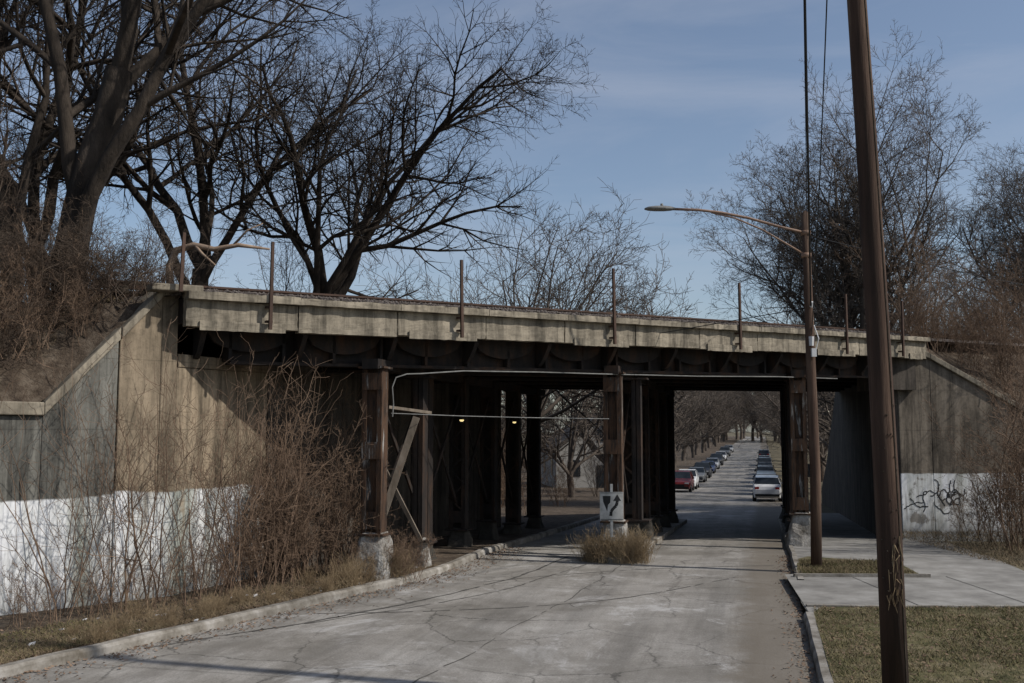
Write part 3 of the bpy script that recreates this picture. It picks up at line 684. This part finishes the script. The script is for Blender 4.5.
for i in range(28):
    a=rn.uniform(18.1,30); bw=max(fR(a),-6.4); b=rn.uniform(bw+.3,.3) if i%2 else rn.uniform(.2,1.)
    z=min(5.5,tR(a)+.85*(b-bw)); p=ab(a,b,0,False); place('shrub',rn.choice([sA,sC,sB,sD]),(p.x,p.y,z),rn.uniform(0,6),rn.uniform(.6,1.0))
for i in range(13):
    an=i*.9; p=sq(23.1+math.cos(an)*.22+(.3 if i%2 else 0),-3.4+math.sin(an)*.55); place('weed_clump',sW,(p.x,p.y,.1),an*2,rn.uniform(.7,1.3))
for i in range(60):
    s=rn.uniform(12,23.5); q=LK(s)-.3-abs(rn.gauss(0,.55)); p=sq(s,q)
    if (Vector(p[:2])-W0).dot(-WN)>.2: place('weed_clump',sW,(p.x,p.y,.1),rn.uniform(0,6),rn.uniform(.2,.7) if s<17.5 else rn.uniform(.5,1.15))
for i in range(8):
    p=sq(18.7+rn.uniform(-.3,2.3),-7.6+rn.uniform(-.7,.7)); place('shrub',sB,(p.x,p.y,.1),rn.uniform(0,6),rn.uniform(.25,.5))
mb=MB(); mb.tube([(-7.0,20.3,5.5),(-7.05,20.25,6.4),(-6.9,20.2,6.7),(-6.5,20.1,6.8),(-6.1,20.15,6.72),(-5.6,20.1,6.8),(-5.0,20.3,6.75)],[.09,.075,.08,.06,.055,.045,.02],8); mb.tube([(-6.5,20.1,6.8),(-6.3,20,6.6),(-6.0,19.9,6.35)],[.04,.03,.02],6); mb.tube([(-5.7,20.1,6.79),(-5.4,20.05,7.1),(-5.1,20.1,7.25)],[.03,.02,.01],5); mb.build('broken_branch',['log'],smooth=True)
dt=empty('distant_trees',(0,100,0)); dinv=Matrix.Translation((0,-100,0))
tF=tmesh('tree_far','bark2',91,14,.3,trunk=.24,nl=7,n=(9,7,5),ang=(12,44),up=.12,limb=.68,tw=.018)
def dplace(me,s,q,scl,z=None):
    p=sq(s,q); o=place('tree_instance',me,(p.x,p.y,(p.z if z is None else z)-.1),rn.uniform(0,6),scl); o.parent=dt; o.matrix_parent_inverse=dinv
for i in range(24):
    s=66+i*12; dplace(tF,s,-10.6-rn.uniform(0,2.5),rn.uniform(.85,1.25)); dplace(tF,s+3,4.2+rn.uniform(0,2.5),rn.uniform(.85,1.25))
for i in range(30): dplace(tF,rn.uniform(290,400),rn.uniform(-50,50),rn.uniform(1.3,1.8))
for i in range(24): dplace(tF,rn.uniform(52,120),rn.uniform(-60,-13),rn.uniform(.5,.85))
for i in range(16): dplace(tF,rn.uniform(56,100),rn.uniform(14,60),rn.uniform(.6,.95))
for i in range(26): dplace(rn.choice([sC,sE]),rn.uniform(42,70),rn.uniform(-24,-9),rn.uniform(.8,1.5))
for i in range(12): dplace(rn.choice([sC,sE]),rn.uniform(50,90),rn.uniform(4,12),rn.uniform(.8,1.3))
def house(x,y,rot,name='house'):
    e=empty(name,(x,y,gz(x,y))); e.rotation_euler=(0,0,rot)
    mb=MB(); mb.prism([(-4,-5,0),(4,-5,0),(4,5,0),(-4,5,0)],[(-4,-5,3.6),(4,-5,3.6),(4,5,3.6),(-4,5,3.6)]); mb.prism([(-4,-4.99,3.6),(4,-4.99,3.6),(0,-4.99,6.4)],[(-4,4.99,3.6),(4,4.99,3.6),(0,4.99,6.4)]); lc(mb,'walls',['siding'],e)
    mb=MB()
    for s_ in (-1,1): mb.prism([(s_*4.5,-5.4,3.3),(0,-5.4,6.45),(0,5.4,6.45),(s_*4.5,5.4,3.3)],[(s_*4.5,-5.4,3.5),(0,-5.4,6.65),(0,5.4,6.65),(s_*4.5,5.4,3.5)])
    lc(mb,'roof',['roof'],e)
    mb=MB()
    for x_ in (-2.4,2.4): mb.box((x_,-5.02,1.9),(.5,.03,.7))
    mb.box((0,-5.02,1.1),(.45,.03,1.05)); mb.box((0,-5.02,4.7),(.4,.03,.5))
    for y_ in (-2.5,2.5): mb.box((4.02,y_,1.9),(.03,.5,.7)); mb.box((-4.02,y_,1.9),(.03,.5,.7))
    lc(mb,'windows_and_door',['glass'],e)
house(7.3,92,.1); p=sq(120,20); house(p.x,p.y,.3)
# ------------------------------------------------------------ grass & litter
def blades(name,sampler,n,h,mt,w=.006,seed=1,leanf=.5):
    rn=random.Random(seed); V=[];F=[]
    for i in range(n):
        x,y,z=sampler(rn); a=rn.uniform(0,6.28); hh=h*rn.uniform(.4,1.2); lx=rn.gauss(0,leanf)*hh; ly=rn.gauss(0,leanf)*hh
        dx,dy=math.cos(a)*w,math.sin(a)*w; k=len(V)
        V+=[(x-dx,y-dy,z),(x+dx,y+dy,z),(x+lx,y+ly,z+hh)]; F.append((k,k+1,k+2))
    me=bpy.data.meshes.new(name); me.from_pydata(V,[],F); me.materials.append(M[mt]); o=bpy.data.objects.new(name,me); return link(o)
def s_lawn(rn):
    while 1:
        y=rn.uniform(10.3,16.7); x=rn.uniform(3,11)
        if x*Q.x+y*Q.y>.75 and (fnz(x,y,.8)>-.25 or rn.random()<.35): return x,y,.12
blades('grass_blades',s_lawn,24000,.05,'greengrass',.006,2,.8)
blades('grass_blades',s_lawn,16000,.06,'drygrass',.005,12,1.)
def s_isl(rn): 
    y=rn.uniform(20.5,22.6); return rn.uniform(5.8+(y-20.5)*.3,8.2),y,.12
blades('grass_blades',s_isl,3500,.08,'greengrass',.006,3,.7)
blades('grass_blades',s_isl,4500,.08,'drygrass',.006,13,.8)
def s_vl(rn):
    while 1:
        s=rn.uniform(8,30); q=LK(s)-.2-abs(rn.gauss(0,.9)); p=sq(s,q,.1)
        if (Vector(p[:2])-W0).dot(-WN)>.1: return p.x,p.y,p.z
blades('dry_weeds',s_vl,20000,.09,'drygrass',.004,4,1.3)
def s_vg(rn):
    s=rn.uniform(8.5,13.5); q=LK(s)-.3-rn.random()*1.7; p=sq(s,q,.11); return p.x,p.y,p.z
blades('grass_blades',s_vg,7000,.05,'greengrass',.006,6,.8)
def s_med(rn):
    a=rn.uniform(0,6.28); r=abs(rn.gauss(0,.35)); p=sq(23.3+math.cos(a)*r+.2,-3.35+math.sin(a)*r*1.5,.1); return p.x,p.y,p.z
def s_r2(rn): return rn.uniform(10.9,15.5),rn.uniform(22,29.9),.03
blades('dry_weeds',s_r2,9000,.13,'drygrass',.006,8,.9)
def s_emb(rn):
    t=rn.uniform(-.1,10); dw=rn.uniform(.6,2.6); p=W0+WW*t+WN*dw
    return p.x,p.y,min(5.4,lerp_tab(TT,t)+1.3*dw)-.05
blades('dry_weeds',s_emb,12000,.12,'drygrass',.004,9,1.5)
rn=random.Random(77); mb=MB()
for i in range(17000):
    if i%6<2: x,y,z=s_vl(rn)
    elif i%6==2: x,y,z=s_emb(rn); z+=.05
    elif i%6==3: x,y,z=s_lawn(rn)
    elif i%6==4: x,y,z=s_r2(rn)
    else:
        s=rn.uniform(9,26); q=(LK(s)+abs(rn.gauss(0,.35))) if rn.random()<.65 else RK(s)-abs(rn.gauss(0,.16)); p=sq(s,q,.0); x,y,z=p
    r=rn.uniform(.012,.035); a=rn.uniform(0,6.28); c,s_=math.cos(a)*r,math.sin(a)*r; z+=.012
    mb.face([(x-c,y-s_,z),(x+s_*.6,y-c*.6,z+rn.uniform(0,.02)),(x+c,y+s_,z+rn.uniform(0,.02)),(x-s_*.6,y+c*.6,z)])
mb.build('leaf_litter',['twig'])
mb=MB()
for i in range(60):
    x,y,z=s_vl(rn) if i%3 else s_med(rn); r=rn.uniform(.015,.045); mb.box((x,y,z+.03),(r,r*.7,r*.3),0,Vector((1,rn.uniform(-1,1),.2)).normalized(),Vector((0,1,rn.uniform(-.4,.4))).normalized())
mb.build('litter',['trash'])
# ------------------------------------------------------------ camera, light, sky
cam=bpy.data.cameras.new('Camera'); co=bpy.data.objects.new('Camera',cam); link(co); cam.lens=35; cam.sensor_width=36; cam.clip_end=6000
co.location=(0,0,3.0); co.rotation_euler=(math.radians(90+5.17),0,0); sc.camera=co
az=math.radians(-18); el=math.radians(42)
S=Vector((math.cos(el)*math.cos(az),math.cos(el)*math.sin(az),math.sin(el)))
sun=bpy.data.lights.new('sun','SUN'); sun.energy=4.1; sun.angle=math.radians(.9); sun.color=(1,.95,.88)
so=bpy.data.objects.new('sun',sun); so.rotation_euler=S.to_track_quat('Z','Y').to_euler(); link(so)
w=bpy.data.worlds.new('World'); sc.world=w; w.use_nodes=True; t=w.node_tree; bg=t.nodes['Background']
sk=t.nodes.new('ShaderNodeTexSky'); sk.sky_type='NISHITA'; sk.sun_disc=False; sk.sun_elevation=el; sk.sun_rotation=math.atan2(S.x,S.y); sk.air_density=1.; sk.dust_density=1.2; sk.ozone_density=2.5
hs=t.nodes.new('ShaderNodeHueSaturation'); hs.inputs['Saturation'].default_value=.88
t.links.new(sk.outputs[0],hs.inputs['Color'])
tc=t.nodes.new('ShaderNodeTexCoord'); mp=t.nodes.new('ShaderNodeMapping'); mp.inputs['Scale'].default_value=(1.2,1.2,5.5); t.links.new(tc.outputs['Generated'],mp.inputs['Vector'])
cl=ramp(t,nz(t,mp.outputs['Vector'],1.6,7,.6,.6),[(.42,0.),(.75,.33)])
c=mix(t,cl,hs.outputs[0],(5.0,5.2,5.9))
t.links.new(c,bg.inputs['Color']); bg.inputs['Strength'].default_value=.112
print('BUILD',time.time()-T0)
